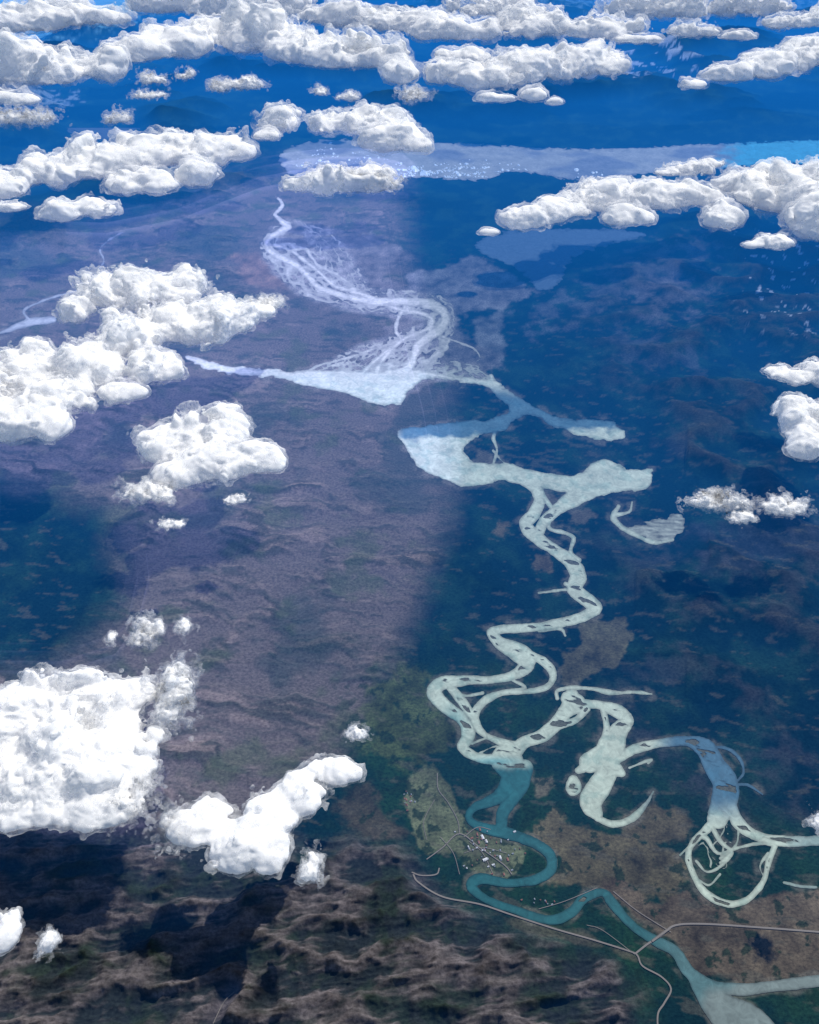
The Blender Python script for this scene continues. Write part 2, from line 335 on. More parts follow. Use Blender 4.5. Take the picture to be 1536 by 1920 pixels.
hill=np.clip(fbm(gx/60,gy/45,6,101,.5)+.15,0,.9)*7*far+(rr_*(.5+1.9*sstep(1000,1350,X)*sstep(1500,1000,Y)))*sstep(1560,1250,Y)*(1-far)*(1-.9*beam_moor)+np.clip(hills+.5,0,2)*.55*beam_moor+.14*np.clip(streak+.5,0,2)*beam_moor+.04*(n3+1)
hill*=(1-region([(430,350),(560,400),(900,420),(1250,420),(1100,560),(1000,620),(960,800),(760,720),(600,700),(330,660),(500,600),(450,450)],40,0))
keep=sstep(4,110,WD)*sstep(3,60,RD)
lk=np.full(X.shape,1e3); lk=poly_min(X,Y,BLUE+FAINT+PALE,lk); keep=keep*sstep(0,50,lk)
H=np.clip(hill*(1-mt),0,99)*keep+np.clip(h_m+.1,0,9)*mt*sstep(2,45,WD)*sstep(3,26,RD)
V=np.stack([gx.ravel(),gy.ravel(),H.ravel()],1)
ny_,nx_=X.shape; idx=np.arange(ny_*nx_).reshape(ny_,nx_)
Fq=np.stack([idx[1:,:-1],idx[1:,1:],idx[:-1,1:],idx[:-1,:-1]],-1).reshape(-1,4)
m,nt,N,L=newmat('terrain_mat')
o=N.new('ShaderNodeOutputMaterial'); b=N.new('ShaderNodeBsdfDiffuse'); b.inputs['Roughness'].default_value=.6
at=N.new('ShaderNodeAttribute'); at.attribute_name='Col'
tc=N.new('ShaderNodeNewGeometry')
mp=N.new('ShaderNodeMapping'); mp.inputs['Scale'].default_value=(2.2,3.0,1); L.new(tc.outputs['Position'],mp.inputs['Vector'])
nz=N.new('ShaderNodeTexNoise'); nz.inputs['Scale'].default_value=1.0; nz.inputs['Detail'].default_value=6; nz.inputs['Roughness'].default_value=.7; L.new(mp.outputs[0],nz.inputs['Vector'])
rp=N.new('ShaderNodeMapRange'); rp.inputs[1].default_value=.3; rp.inputs[2].default_value=.7; rp.inputs[3].default_value=.45; rp.inputs[4].default_value=1.55; L.new(nz.outputs['Fac'],rp.inputs[0])
vm=N.new('ShaderNodeVectorMath'); vm.operation='SCALE'; L.new(at.outputs['Color'],vm.inputs[0]); L.new(rp.outputs[0],vm.inputs['Scale'])
L.new(vm.outputs[0],b.inputs['Color'])
bp=N.new('ShaderNodeBump'); bp.inputs['Strength'].default_value=.6; bp.inputs['Distance'].default_value=.15; L.new(nz.outputs['Fac'],bp.inputs['Height']); L.new(bp.outputs[0],b.inputs['Normal'])
L.new(b.outputs[0],o.inputs[0])
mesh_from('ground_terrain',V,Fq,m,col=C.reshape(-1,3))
print('ground',time.time()-T0)
# ---------------------------------------------------------------- WATER
def clip_sheet(name,X,Y,D,z,mat,colfun):
    ny,nx=X.shape; P=np.stack([X.ravel(),Y.ravel()],1); d=D.ravel(); id_=np.arange(nx*ny).reshape(ny,nx)
    a,b_,c,e=id_[:-1,:-1].ravel(),id_[:-1,1:].ravel(),id_[1:,1:].ravel(),id_[1:,:-1].ravel()
    tri=np.vstack([np.stack([a,e,c],1),np.stack([a,c,b_],1)])
    ins=d[tri]<0; cnt=ins.sum(1)
    V=[P]; F=[tri[cnt==3]]; base=len(P); DD=[d]
    def cut(i,j):
        t=d[i]/(d[i]-d[j]); return P[i]+(P[j]-P[i])*t[:,None]
    T=tri[cnt==1]; k=np.argmax(d[T]<0,axis=1); r=np.arange(len(T))
    A=T[r,k];B=T[r,(k+1)%3];Cc=T[r,(k+2)%3]
    n=len(T); V+= [cut(A,B),cut(A,Cc)]; F.append(np.stack([A,base+r,base+n+r],1)); base+=2*n; DD.append(np.zeros(2*n))
    T=tri[cnt==2]; k=np.argmax(d[T]>=0,axis=1); r=np.arange(len(T))
    A=T[r,k];B=T[r,(k+1)%3];Cc=T[r,(k+2)%3]; n=len(T)
    V+=[cut(A,B),cut(A,Cc)]; DD.append(np.zeros(2*n))
    F.append(np.stack([base+r,B,Cc],1)); F.append(np.stack([base+r,Cc,base+n+r],1))
    V=np.vstack(V); F=np.vstack(F); DD=np.concatenate(DD)
    used=np.unique(F); re=np.zeros(len(V),int); re[used]=np.arange(len(used)); V=V[used]; F=re[F]; DD=DD[used]
    g=ground(V[:,0],V[:,1]); W=np.stack([g[0],g[1],np.full(len(V),z)],1)
    col=colfun(V[:,0],V[:,1],g[0],g[1])
    e=sstep(-4.5,0,DD)[:,None]; col=col*(1-e*.42)      # shallow silt margins over dark gravel
    return mesh_from(name,W,F,mat,col=col)
m,nt,N,L=newmat('silty_water_mat')
o=N.new('ShaderNodeOutputMaterial'); b=N.new('ShaderNodeBsdfPrincipled'); b.inputs['Roughness'].default_value=.45; b.inputs['Specular IOR Level'].default_value=.03
at=N.new('ShaderNodeAttribute'); at.attribute_name='Col'; ge=N.new('ShaderNodeNewGeometry')
nz=N.new('ShaderNodeTexNoise'); nz.inputs['Scale'].default_value=.8; nz.inputs['Detail'].default_value=5; nz.inputs['Roughness'].default_value=.6; nz.inputs['Distortion'].default_value=1.5; L.new(ge.outputs['Position'],nz.inputs['Vector'])
rp=N.new('ShaderNodeMapRange'); rp.inputs[1].default_value=.35; rp.inputs[2].default_value=.7; rp.inputs[3].default_value=1.08; rp.inputs[4].default_value=.72; L.new(nz.outputs['Fac'],rp.inputs[0])
vm=N.new('ShaderNodeVectorMath'); vm.operation='SCALE'; L.new(at.outputs['Color'],vm.inputs[0]); L.new(rp.outputs[0],vm.inputs['Scale']); L.new(vm.outputs[0],b.inputs['Base Color']); L.new(b.outputs[0],o.inputs[0])
water_mat=m
def silt(x,y,wx,wy):
    c=np.empty((len(x),3)); c[:]=(.375,.445,.365)
    def mx(col,w):
        nonlocal c; c=c*(1-w[:,None])+np.array(col)*w[:,None]
    n=fbm(wx/4,wy/4,4,7)
    mx((.22,.32,.27),sstep(.0,.6,fbm(wx/2.5,wy/2.5,4,27))*.6)
    mx((.37,.39,.35),sstep(760,640,y))
    mx((.24,.26,.25),sstep(360,340,y)); mx((.12,.14,.17),sstep(.0,.4,fbm(wx/30,wy/20,3,8))*sstep(360,340,y)*.8)
    mx((.05,.27,.38),sstep(360,340,y)*sstep(1330,1400,x+n*20))
    mx((.03,.10,.15),sstep(830,816,y+n*9+.05*(x-800))*sstep(715,745,y-.15*(x-920))*sstep(735,760,x)*sstep(760,772,y+ (x>900)*60)*.9)  # cloud shadow on the upper lake, painted into the water colour
    w=sstep(1215,1270,x)*sstep(1370,1380,y)*sstep(1560,1490,y+n*10)
    mx((.015,.095,.17),w*.9)
    mx((.06,.12,.15),sstep(1195,1215,x)*sstep(1475,1500,y)*sstep(1245,1230,x)*.5)
    mx((.17,.26,.26),sstep(1455,1500,x)*sstep(1560,1570,y)*.6)
    t=(x<1045)&(y>1424)&(x>865)|(y>1655)&(x<1260)|(y>1745)&(x>1180)
    w=t*sstep(1424,1448,y+n*7)
    mx((.012,.092,.102),w*.98)
    mx((.08,.155,.16),sstep(1180,1300,x)*(y>1745)*.75); mx((.20,.22,.20),sstep(1300,1330,x)*sstep(1850,1880,y+.3*(x-1320)+n*12)*.6)
    mx((.08,.30,.30),np.exp(-((x-850)/22.)**2-((y-1358)/30.)**2)*.6); mx((.07,.28,.30),np.exp(-((x-930)/50.)**2-((y-1428)/8.)**2)*.7)
    mx((.16,.2,.22),(x<240)*.6*np.ones(len(x)))
    c*= (1+.15*n)[:,None]
    return np.clip(c,.008,.8)
xw=np.arange(-60,1612,1.4); yw=np.arange(240,1990,1.4); XW,YW=np.meshgrid(xw,yw); DW=water_sdf(XW,YW)
sel=yw<350
clip_sheet('glacial_lake',XW[sel],YW[sel],DW[sel],.12,water_mat,silt)
sel=yw>=348.5
clip_sheet('river',XW[sel],YW[sel],DW[sel],.06,water_mat,silt)
WB=wob(XW,YW)
DB=poly_min(XW,YW,BLUE,np.full(XW.shape,1e3))+WB*1.5
clip_sheet('lake',XW,YW,DB,.05,water_mat,lambda x,y,a,b_: np.tile([.05,.085,.13],(len(x),1)))
DB=poly_min(XW,YW,FAINT,np.full(XW.shape,1e3))+WB*4
clip_sheet('lake',XW,YW,DB,.05,water_mat,lambda x,y,a,b_: np.tile([.06,.07,.09],(len(x),1)))
DB=poly_min(XW,YW,PALE,np.full(XW.shape,1e3))+WB*2
clip_sheet('sandbar',XW,YW,DB,.05,water_mat,lambda x,y,a,b_: np.tile([.20,.23,.20],(len(x),1))*(1+.6*fbm(a/2,b_/.7,4,3))[:,None])
print('water',time.time()-T0)
# ---------------------------------------------------------------- ROADS
m,nt,N,L=newmat('gravel_road_mat'); o=N.new('ShaderNodeOutputMaterial'); b=N.new('ShaderNodeBsdfPrincipled'); nz=N.new('ShaderNodeTexNoise'); nz.inputs['Scale'].default_value=3
cr=N.new('ShaderNodeValToRGB'); cr.color_ramp.elements[0].color=(.13,.12,.11,1); cr.color_ramp.elements[1].color=(.21,.19,.17,1); L.new(nz.outputs['Fac'],cr.inputs[0]); L.new(cr.outputs[0],b.inputs['Base Color']); b.inputs['Roughness'].default_value=.95; L.new(b.outputs[0],o.inputs[0]); road_mat=m
for ri,(r,w) in enumerate(zip(ROADS,RW)):
    P=smooth([(a,c) for a,c in r],8); g=ground(P[:,0],P[:,1]); W=np.stack([g[0],g[1]],1)
    d=np.gradient(W,axis=0); d/=np.linalg.norm(d,axis=1)[:,None]+1e-9; nn=np.stack([-d[:,1],d[:,0]],1); hw=(w/2*g[2]/FP)[:,None]
    zz=.10+.004*(ri%5)
    Lf=W+nn*hw; Rt=W-nn*hw; n=len(P); VV=np.vstack([np.c_[Lf,np.full(n,zz)],np.c_[Rt,np.full(n,zz)]])
    i=np.arange(n-1); mesh_from('road',VV,np.stack([i+n,i+1+n,i+1,i],1),road_mat)
# ---------------------------------------------------------------- houses
def simple(name,c,rough=.8):
    m,nt,N,L=newmat(name); o=N.new('ShaderNodeOutputMaterial'); b=N.new('ShaderNodeBsdfPrincipled'); nz=N.new('ShaderNodeTexNoise'); nz.inputs['Scale'].default_value=9
    mx=N.new('ShaderNodeMix'); mx.data_type='RGBA'; mx.inputs[6].default_value=(*[v*.85 for v in c],1); mx.inputs[7].default_value=(*c,1); L.new(nz.outputs['Fac'],mx.inputs[0]); L.new(mx.outputs[2],b.inputs['Base Color']); b.inputs['Roughness'].default_value=rough; L.new(b.outputs[0],o.inputs[0]); return m
wallm=simple('house_wall',(.45,.45,.43)); roofs=[simple('roof_white',(.6,.62,.64)),simple('roof_grey',(.3,.33,.36)),simple('roof_red',(.25,.11,.08))]
def house(px,py,l,w,rot,rf):
    gx_,gy_,_=ground(px,py); h=.09
    me=bpy.data.meshes.new('house'); l/=2; w/=2; e=.03
    v=[(-l,-w,0),(l,-w,0),(l,w,0),(-l,w,0),(-l,-w,h),(l,-w,h),(l,w,h),(-l,w,h),(-l,0,h*1.7),(l,0,h*1.7),
       (-l-e,-w-e,h-.008),(l+e,-w-e,h-.008),(l+e,0,h*1.7+.01),(-l-e,0,h*1.7+.01),(l+e,w+e,h-.008),(-l-e,w+e,h-.008)]
    f=[(0,1,5,4),(1,2,6,9,5),(2,3,7,6),(3,0,4,8,7),(10,11,12,13),(13,12,14,15)]
    me.from_pydata(v,[],f); me.materials.append(wallm); me.materials.append(rf)
    me.polygons[4].material_index=1; me.polygons[5].material_index=1
    ob=bpy.data.objects.new('house',me); bpy.context.scene.collection.objects.link(ob); ob.location=(float(gx_),float(gy_),.02); ob.rotation_euler=(0,0,rot)
hr=np.random.default_rng(4)
spots=[(905,1570,11),(912,1578,10),(898,1580,8),(910,1612,12),(938,1608,9),(952,1612,8),(895,1565,7),(885,1572,7),(925,1622,7),(880,1592,6),(965,1560,7),(900,1556,7),(762,1500,7),(770,1503,6),(764,1520,5),(758,1490,4),(770,1494,4),(945,1640,7),(960,1632,5)]
for a,b_,sz in spots:
    house(a,b_,sz*.045*hr.uniform(.8,1.1),sz*.022,.3+hr.choice([0,1.57])+hr.uniform(-.1,.1),roofs[0] if sz>8 else roofs[int(hr.integers(0,3))])
for k in range(64):
    a=hr.normal(912,26); b_=hr.normal(1596,24)
    if k%6==0: a=hr.normal(765,8); b_=hr.normal(1506,12)
    if k%7==1: a=hr.normal(1015,14); b_=hr.normal(1690,8)
    s=hr.uniform(.10,.20); house(a,b_,s,s*.6,.3+hr.choice([0,1.57])+hr.uniform(-.15,.15),roofs[int(hr.choice([0,1,1,2]))])
g0=ground(1222,1766); g1=ground(1256,1741)
p0=Vector((float(g0[0]),float(g0[1]),0)); p1=Vector((float(g1[0]),float(g1[1]),0)); d=(p1-p0).normalized(); nrm=Vector((-d.y,d.x,0))
vv=[];ff=[]
def boxalong(a,b,w,z0,z1,off=0):
    k=len(vv)
    for p in (a,b):
        for s_,z in ((-1,z0),(1,z0),(1,z1),(-1,z1)): q=p+nrm*(off+s_*w/2); vv.append((q.x,q.y,z))
    ff.extend([tuple(k+i for i in f) for f in ((0,1,2,3),(7,6,5,4),(0,4,5,1),(1,5,6,2),(2,6,7,3),(3,7,4,0))])
boxalong(p0,p1,.26,.13,.18); boxalong(p0,p1,.02,.185,.22,.12); boxalong(p0,p1,.02,.185,.22,-.12)
for t in (.25,.5,.75):
    q=p0.lerp(p1,t); boxalong(q-d*.03,q+d*.03,.22,-.1,.128)
me=bpy.data.meshes.new('road_bridge'); me.from_pydata(vv,[],ff); me.materials.append(road_mat); bpy.context.scene.collection.objects.link(bpy.data.objects.new('road_bridge',me))
# ---------------------------------------------------------------- icebergs
icem=simple('iceberg_mat',(.5,.62,.7),.5)
r=np.random.default_rng(12); vv=[];ff=[]
lake=np.array(LAKES[0],float)
cnt=0
while cnt<650:
    if r.random()<.7: x=r.normal(850,60); y=r.normal(322,8)
    else: x=r.normal(640,45) if r.random()<.75 else r.normal(1080,30); y=r.normal(300,12) if x<800 else r.normal(329,4)
    if poly_sdf(np.array([x]),np.array([y]),lake)[0]>-3: continue
    if pn2(np.array([x/40]),np.array([y/7]),4)[0]<0: continue
    g=ground(x,y); s=float(g[2])/FP*np.exp(r.normal(.0,.6)); n=6; k=len(vv)
    for j in range(n):
        a=j/n*6.283+r.uniform(-.3,.3); q=s*r.uniform(.7,1.3); vv.append((g[0]+math.cos(a)*q,g[1]+math.sin(a)*q*1.8,.1))
    for j in range(n):
        a=j/n*6.283; q=s*r.uniform(.3,.7); vv.append((g[0]+math.cos(a)*q,g[1]+math.sin(a)*q*1.8,.1+s*r.uniform(.2,.5)))
    for j in range(n): ff.append((k+j,k+(j+1)%n,k+n+(j+1)%n,k+n+j))
    ff.append(tuple(k+n+j for j in range(n))); cnt+=1
me=bpy.data.meshes.new('icebergs'); me.from_pydata([tuple(map(float,v)) for v in vv],[],ff); me.materials.append(icem); bpy.context.scene.collection.objects.link(bpy.data.objects.new('icebergs',me))
# ---------------------------------------------------------------- CLOUDS
def surfnet(F,iso):
    ins=F<iso
    c=ins[:-1,:-1,:-1].astype(np.int8)
    for dx,dy,dz in ((1,0,0),(0,1,0),(0,0,1),(1,1,0),(1,0,1),(0,1,1),(1,1,1)):
        nx,ny,nz=F.shape
        c=c+ins[dx:nx-1+dx,dy:ny-1+dy,dz:nz-1+dz]
    act=(c>0)&(c<8); I=np.argwhere(act)
    if len(I)==0: return None
    ids=np.full(act.shape,-1,np.int32); ids[act]=np.arange(len(I))
    i,j,k=I[:,0],I[:,1],I[:,2]
    acc=np.zeros((len(I),3),np.float32); n=np.zeros(len(I),np.float32)
    cor=[(a,b,c_) for a in (0,1) for b in (0,1) for c_ in (0,1)]
    vals={q:F[i+q[0],j+q[1],k+q[2]] for q in cor}
    for q in cor:
        for ax in range(3):
            if q[ax]==0:
                p=list(q); p[ax]=1; p=tuple(p)
                a=vals[q]; b=vals[p]; x=(a<iso)!=(b<iso)
                t=np.where(x,(iso-a)/np.where(x,b-a,1),0)
                for d in range(3): acc[:,d]+=np.where(x,q[d]+(t if d==ax else 0),0)
                n+=x
    Vv=I+acc/n[:,None]
    faces=[]
    for ax in range(3):
        sl=[slice(None)]*3; s2=[slice(None)]*3; sl[ax]=slice(0,-1); s2[ax]=slice(1,None)
        a=ins[tuple(sl)]; b=ins[tuple(s2)]; E=np.argwhere(a!=b)
        o1,o2=(ax+1)%3,(ax+2)%3
        m_=(E[:,o1]>0)&(E[:,o2]>0)&(E[:,o1]<F.shape[o1]-1)&(E[:,o2]<F.shape[o2]-1); E=E[m_]
        s=a[tuple(E.T)]
        q=[]
        for da,db in ((-1,-1),(0,-1),(0,0),(-1,0)):
            e=E.copy(); e[:,o1]+=da; e[:,o2]+=db; q.append(ids[tuple(e.T)])
        q=np.stack(q,1); q[~s]=q[~s][:,::-1]; faces.append(q)
    return Vv,np.vstack(faces)
def cloudmat(name,alpha,nscale=.9,lo=.42,hi=.62):
    m,nt,N,L=newmat(name); o=N.new('ShaderNodeOutputMaterial')
    df=N.new('ShaderNodeBsdfDiffuse'); df.inputs[0].default_value=(.98,.98,.98,1); tl=N.new('ShaderNodeBsdfTranslucent'); tl.inputs[0].default_value=(.98,.98,.98,1)
    mx=N.new('ShaderNodeMixShader'); mx.inputs[0].default_value=.22 if alpha==1 else .42; L.new(df.outputs[0],mx.inputs[1]); L.new(tl.outputs[0],mx.inputs[2])
    g=N.new('ShaderNodeNewGeometry')
    if alpha<1:
        nz=N.new('ShaderNodeTexNoise'); nz.inputs['Scale'].default_value=nscale; nz.inputs['Detail'].default_value=4; nz.inputs['Roughness'].default_value=.6; L.new(g.outputs['Position'],nz.inputs['Vector'])
        tr=N.new('ShaderNodeBsdfTransparent'); rp=N.new('ShaderNodeMapRange'); rp.inputs[1].default_value=lo; rp.inputs[2].default_value=hi; rp.inputs[3].default_value=0; rp.inputs[4].default_value=alpha; L.new(nz.outputs['Fac'],rp.inputs[0])
        m2=N.new('ShaderNodeMixShader'); L.new(rp.outputs[0],m2.inputs[0]); L.new(tr.outputs[0],m2.inputs[1]); L.new(mx.outputs[0],m2.inputs[2]); L.new(m2.outputs[0],o.inputs[0])
    else: L.new(mx.outputs[0],o.inputs[0])
    return m
core_m=cloudmat('cloud_core',1)
mats=[core_m,cloudmat('cloud_mist_inner',.46,.6,.34,.66),cloudmat('cloud_mist_outer',.22,.6,.36,.64)]
mats_far=[core_m,cloudmat('cloud_far_mist_inner',.46,.17,.34,.66),cloudmat('cloud_far_mist_outer',.22,.16,.36,.64)]
ZC=13.0
def cloud(ells,seed,wisp=0.0,vox=2.4,shrink=1.0):
    E=[]
    for cx,cy,rx,ry in ells:
        x,y,t=ground(cx,cy,ZC); s=float(t)/FP
        th=math.atan2(CAMH-ZC,math.hypot(float(x),float(y)))
        rx*=shrink; ry*=shrink
        b=ry*s/math.sqrt(math.sin(th)**2+.4*math.cos(th)**2)
        E.append((float(x),float(y),rx*s,b,max(.62*b,.3*rx*s),s))
    rmean=np.mean([e[3] for e in ells]); kf=float(np.clip((rmean/36)**.8,.35,1.0))
    E=np.array(E); s=E[:,5].mean(); h=vox*s*(1 if kf>.7 else .8)
    pad=26*s
    lo=np.array([(E[:,0]-E[:,2]*1.3).min()-pad,(E[:,1]-E[:,3]*1.3).min()-pad,ZC-(E[:,4]*.9).max()-pad])
    hi=np.array([(E[:,0]+E[:,2]*1.3).max()+pad,(E[:,1]+E[:,3]*1.3).max()+pad,ZC+(E[:,4]*1.3).max()+pad])
    n=np.ceil((hi-lo)/h).astype(int)+1
    ax=[(lo[d]+np.arange(n[d])*h).astype(np.float32) for d in range(3)]
    F=np.full(n,60*s,np.float32); R=np.full(n,10*s,np.float32)
    for x,y,a,b,c,_ in E:
        rl=min(a,b,c); m_=60*s+max(a,b,c)*.2
        sl=[slice(*np.searchsorted(ax[d],[p-q-m_,p+q+m_])) for d,(p,q) in enumerate(((x,a),(y,b),(ZC,c)))]
        xx=((ax[0][sl[0]]-x)/a)[:,None,None]; yy=((ax[1][sl[1]]-y)/b)[None,:,None]; zq=ax[2][sl[2]]-ZC; zz=np.where(zq<0,zq/(c*.5),zq/c)[None,None,:]
        k=np.sqrt(xx*xx+yy*yy+zz*zz); g=np.sqrt((xx/a)**2+(yy/b)**2+(zz/c)**2)+1e-6
        d=(k-1)*np.minimum(k/g,(a+b+c)/3*1.5); d=d.astype(np.float32)
        f=F[sl[0],sl[1],sl[2]]; kk=.35*rl
        hh=np.clip(.5+.5*(f-d)/kk,0,1); F[sl[0],sl[1],sl[2]]=f*(1-hh)+d*hh-kk*hh*(1-hh)
        rr=R[sl[0],sl[1],sl[2]]; R[sl[0],sl[1],sl[2]]=rr*(1-hh)+rl*hh
    band=np.abs(F)<np.minimum(R*1.3,44*s)+20*s
    I=np.argwhere(band)
    q_=s*kf
    px=ax[0][I[:,0]]/q_; py=ax[1][I[:,1]]/q_; pz=ax[2][I[:,2]]/q_
    f=F[band]; rl=np.minimum(R[band],44*s)
    w0=vnoise3(px/60,py/60,pz/60,seed+1)-.5; w1=vnoise3(px/25,py/25,pz/25,seed+2)-.5
    qx=px+w0*34+w1*14; qy=py+w0*17-w1*14; qz=pz-w0*19+w1*12
    disp=0
    for wl,am in ((80,.85),(38,.52),(19,.24),(10,.10),(5.5,.035)):
        v_=vnoise3(qx/wl,qy/wl,qz/wl,seed+wl)*2-1
        nn=np.sqrt(v_*v_+.018)
        sc=np.minimum(1,rl/(wl*q_*.45)) if wl>20 else 1
        disp=disp+(nn-.42)*am*sc*rl
    wn=(vnoise3(px/18,py/18,pz/18,seed+50)+.7*vnoise3(px/9,py/9,pz/9,seed+60)+.4*vnoise3(px/4.5,py/4.5,pz/4.5,seed+70)-1.05)
    ero=(vnoise3(px/46,py/46,pz/46,seed+80)-.45)*rl*.65
    f=f-disp+ero
    sc=np.minimum(1,rl/(22*s))
    out=[]
    if wisp==0: lv=((0,f+1.2*s*sc+wn*rl*.03),(1,f-5.5*s*sc+wn*rl*.42))
    else: lv=((0,f+.45*rl+wn*rl*.8),(1,f+.2*rl+wn*rl*1.2),(2,f-.05*rl+wn*rl*1.6))
    for li,ff_ in lv:
        F[band]=ff_
        r_=surfnet(F,0.0)
        if r_ is None or len(r_[1])==0: continue
        out.append((r_[0]*h+lo,r_[1],li))
    if not out: return
    Vs=[];Fs=[];M=[];o_=0
    for v_,f_,li in out: Vs.append(v_); Fs.append(f_+o_); M.append(np.full(len(f_),li)); o_+=len(v_)
    ob=mesh_from('cloud',np.vstack(Vs),np.vstack(Fs),None)
    for mm in (mats if s<.12 else mats_far): ob.data.materials.append(mm)
    ob.data.polygons.foreach_set('material_index',np.concatenate(M).astype(np.int32))
CL=[
 [(50,700,70,55),(35,790,60,55),(110,745,75,50),(170,690,80,60),(240,640,85,55),(230,555,85,48),(320,545,75,45),(330,610,85,50),(400,605,60,45),(440,600,50,38),(290,690,60,42),(230,735,55,25),(490,585,28,16),(150,580,45,30),(-60,760,80,80),(100,800,40,30)],
 [(295,845,45,38),(355,820,60,42),(430,812,55,40),(470,860,55,35),(400,870,80,42),(330,890,50,30),(515,870,22,20)],
 [(425,765,24,12)],
 [(60,1340,105,75),(170,1320,90,65),(250,1300,60,42),(90,1440,120,90),(200,1420,90,80),(60,1510,85,45),(170,1520,90,42),(-60,1420,100,110),(290,1380,30,30)],
 [(385,1555,65,42),(440,1600,62,52),(500,1550,45,60),(560,1490,55,38),(625,1445,55,30),(500,1610,42,42),(400,1520,45,25)],
 [(20,350,50,38),(100,325,75,40),(180,310,75,42),(260,300,85,42),(340,290,75,42),(400,285,60,36),(450,290,35,22),(370,330,45,28),(250,345,60,30),(300,350,40,24),(-40,340,60,40)],
 [(115,400,45,22),(175,392,45,24)],[(20,388,36,12)],
 [(525,230,45,30),(500,255,30,14),(545,212,22,16)],[(615,235,38,30),(690,235,70,32),(740,265,60,28),(780,275,35,20)],[(650,350,100,16),(575,350,50,15),(700,325,45,18),(620,330,50,18)],
 [(918,436,22,10),(980,412,45,25),(1050,395,65,32),(1130,375,75,34),(1210,370,75,36),(1280,368,75,34),(1350,410,42,30),(1400,350,65,36),(1180,410,55,22)],
 [(1290,318,50,14),(1330,308,30,12),(1250,325,26,9)],[(1450,375,65,50),(1510,400,55,70),(1470,330,65,25),(1540,340,60,50),(1600,400,70,70)],[(1450,455,40,16),(1415,460,22,9)],
 [(30,130,65,50),(100,140,80,42),(180,130,65,38),(20,185,60,22),(-60,140,80,60)],
 [(60,40,110,38),(180,35,80,22),(-60,50,90,40),(120,15,60,18)],
 [(250,100,75,28),(330,85,85,38),(420,65,85,38),(500,75,85,46),(580,95,85,42),(650,110,75,38),(710,110,60,40),(750,140,40,28)],
 [(470,15,120,26),(640,30,100,26),(760,45,80,34),(850,60,90,28),(330,10,90,18)],
 [(840,140,50,30),(900,150,65,34),(960,140,75,40),(1040,130,75,36),(1110,115,65,34),(930,185,45,12),(1000,180,36,22),(1040,192,20,10),(870,110,60,22),(1150,130,30,22)],
 [(1000,50,90,30),(1130,55,85,22),(1200,75,50,14),(930,20,90,18)],
 [(1300,160,30,16),(1360,142,55,22),(1440,130,65,30),(1510,110,50,36),(1580,110,70,40),(1420,105,40,14)],
 [(1230,20,110,16),(1400,15,90,14),(1300,60,60,12),(1480,45,60,16),(1560,30,60,20),(1380,70,40,10)],
 [(1460,698,30,16),(1495,706,36,17),(1535,702,32,24)],[(1495,785,45,34),(1510,835,42,30),(1470,765,24,16),(1550,800,40,40)],
 [(15,1740,32,38)],
]
for i,e in enumerate(CL): cloud(e,i*5+1,shrink=.95 if e[0][1]<220 else 1.0)
print('clouds',time.time()-T0)
WI=[[(1470,950,50,20)],[(1390,970,28,14)],[(1335,930,32,13)],[(280,925,55,24)],[(440,938,28,11)],[(95,1765,22,24)],[(585,1620,24,34)],[(1350,945,60,18)],[(500,572,36,18)],
 [(265,1190,30,28),(292,1180,18,16)],[(345,1172,17,17)],[(210,1195,12,13)],[(318,985,32,13)],[(670,1378,30,20)],[(1545,1550,24,26)],
 [(280,180,34,11)],[(285,152,30,15)],[(465,160,36,12),(415,165,22,14)],[(350,142,20,12)],[(222,225,24,14)],[(55,222,65,16)],[(600,172,18,10)],[(652,183,26,9)],[(775,182,34,17)],[(325,1310,34,70)],[(700,345,60,16)],[(330,1560,40,40)],[(250,1500,50,50)]]
for i,e in enumerate(WI): cloud(e,i*7+400,wisp=.45,vox=2.2)
print('clouds',time.time()-T0)
# ---------------------------------------------------------------- emissive haze layers (air slabs)
def emissive_haze_mat(name,col,strength,absn=0):
    m,nt,N,L=newmat(name); o=N.new('ShaderNodeOutputMaterial')
    em=N.new('ShaderNodeEmission'); em.inputs[0].default_value=(*col,1); em.inputs[1].default_value=strength
    if absn:
        ab=N.new('ShaderNodeVolumeAbsorption'); ab.inputs['Color'].default_value=(0,0,0,1); ab.inputs['Density'].default_value=absn
        ad=N.new('ShaderNodeAddShader'); L.new(ab.outputs[0],ad.inputs[0]); L.new(em.outputs[0],ad.inputs[1]); L.new(ad.outputs[0],o.inputs['Volume'])
    else: L.new(em.outputs[0],o.inputs['Volume'])
    return m
m=emissive_haze_mat('emissive_haze_air',(.01,.27,1),.0110,.009)  # blue haze, its emission added in place of scattered skylight
prof=[(-60,1.5),(38,2.2),(60,5),(110,9),(200,11.5),(6000,12)]
vv=[];k=len(prof)
for sx in (-6000,6000):
    for y_,z_ in prof: vv.append((sx,y_,z_))
    for y_,z_ in prof: vv.append((sx,y_,-2))
ff=[]
def id2(s,l,i): return s*2*k+l*k+i
for i in range(k-1):
    ff.append((id2(0,0,i),id2(1,0,i),id2(1,0,i+1),id2(0,0,i+1))); ff.append((id2(0,1,i),id2(0,1,i+1),id2(1,1,i+1),id2(1,1,i)))
    ff.append((id2(0,0,i),id2(0,0,i+1),id2(0,1,i+1),id2(0,1,i))); ff.append((id2(1,0,i),id2(1,1,i),id2(1,1,i+1),id2(1,0,i+1)))
ff.append((id2(0,0,0),id2(0,1,0),id2(1,1,0),id2(1,0,0))); ff.append((id2(0,0,k-1),id2(1,0,k-1),id2(1,1,k-1),id2(0,1,k-1)))
me=bpy.data.meshes.new('emissive_haze'); me.from_pydata(vv,[],ff); me.materials.append(m); bpy.context.scene.collection.objects.link(bpy.data.objects.new('emissive_haze',me))
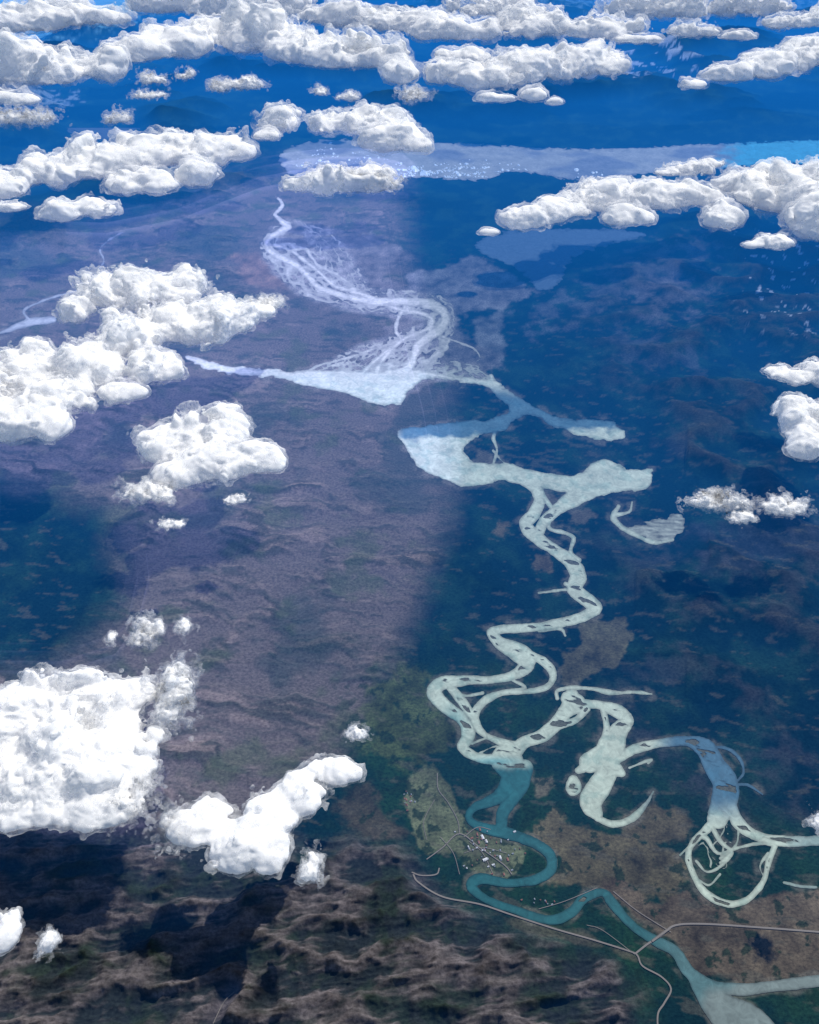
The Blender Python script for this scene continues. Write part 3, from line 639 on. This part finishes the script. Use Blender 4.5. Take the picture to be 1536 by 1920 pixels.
# self-glowing wedge added for the violet light beam over the western heath (nested bodies, thinner toward its rim)
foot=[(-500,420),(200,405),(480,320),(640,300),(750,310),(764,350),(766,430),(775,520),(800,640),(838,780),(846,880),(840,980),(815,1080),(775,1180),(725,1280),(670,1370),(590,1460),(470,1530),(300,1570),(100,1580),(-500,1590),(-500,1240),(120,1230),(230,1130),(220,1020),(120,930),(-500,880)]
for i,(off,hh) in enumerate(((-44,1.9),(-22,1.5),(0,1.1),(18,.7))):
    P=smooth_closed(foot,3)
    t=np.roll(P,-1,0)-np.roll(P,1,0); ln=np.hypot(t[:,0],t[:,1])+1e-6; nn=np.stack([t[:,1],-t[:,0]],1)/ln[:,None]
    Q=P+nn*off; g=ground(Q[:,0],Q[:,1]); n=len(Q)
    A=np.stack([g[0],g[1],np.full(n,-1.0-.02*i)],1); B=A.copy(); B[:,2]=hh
    me=bpy.data.meshes.new('beam_glow'); vs=[tuple(p) for p in np.vstack([A,B])]
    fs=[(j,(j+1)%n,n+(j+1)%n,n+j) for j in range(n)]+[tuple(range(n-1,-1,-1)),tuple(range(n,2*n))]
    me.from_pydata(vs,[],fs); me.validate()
    if i==0: hz=emissive_haze_mat('beam_glow_air',(.60,.56,1),.0205)
    me.materials.append(hz); ob=bpy.data.objects.new('beam_glow',me); bpy.context.scene.collection.objects.link(ob)
# ---------------------------------------------------------------- light
EL,AZ=math.radians(55),math.radians(36)
w=bpy.data.worlds.new('World'); bpy.context.scene.world=w; w.use_nodes=True; nt=w.node_tree; nt.nodes.clear()
o=nt.nodes.new('ShaderNodeOutputWorld'); bg=nt.nodes.new('ShaderNodeBackground'); sk=nt.nodes.new('ShaderNodeTexSky'); sk.sky_type='NISHITA'; sk.sun_disc=False; sk.sun_elevation=EL; sk.sun_rotation=AZ; sk.altitude=3000
bg.inputs[1].default_value=.125; nt.links.new(sk.outputs[0],bg.inputs[0]); nt.links.new(bg.outputs[0],o.inputs[0])
l=bpy.data.lights.new('sun','SUN'); l.energy=4.6; l.angle=math.radians(.6); l.color=(1,.955,.87); lo=bpy.data.objects.new('sun',l); bpy.context.scene.collection.objects.link(lo)
lo.rotation_euler=Vector((math.sin(AZ)*math.cos(EL),math.cos(AZ)*math.cos(EL),math.sin(EL))).to_track_quat('Z','Y').to_euler()
cam=bpy.data.cameras.new('camera'); cam.sensor_fit='VERTICAL'; cam.clip_start=.5; cam.clip_end=20000
co=bpy.data.objects.new('camera',cam); bpy.context.scene.collection.objects.link(co); co.location=(0,0,CAMH); co.rotation_euler=(math.pi/2-PITCH,0,0); bpy.context.scene.camera=co
cam.sensor_height=24; cam.lens=12/math.tan(FOV/2)
s=bpy.context.scene; s.view_settings.view_transform='Standard'; s.view_settings.look='None'; s.view_settings.exposure=0
print('done',time.time()-T0)
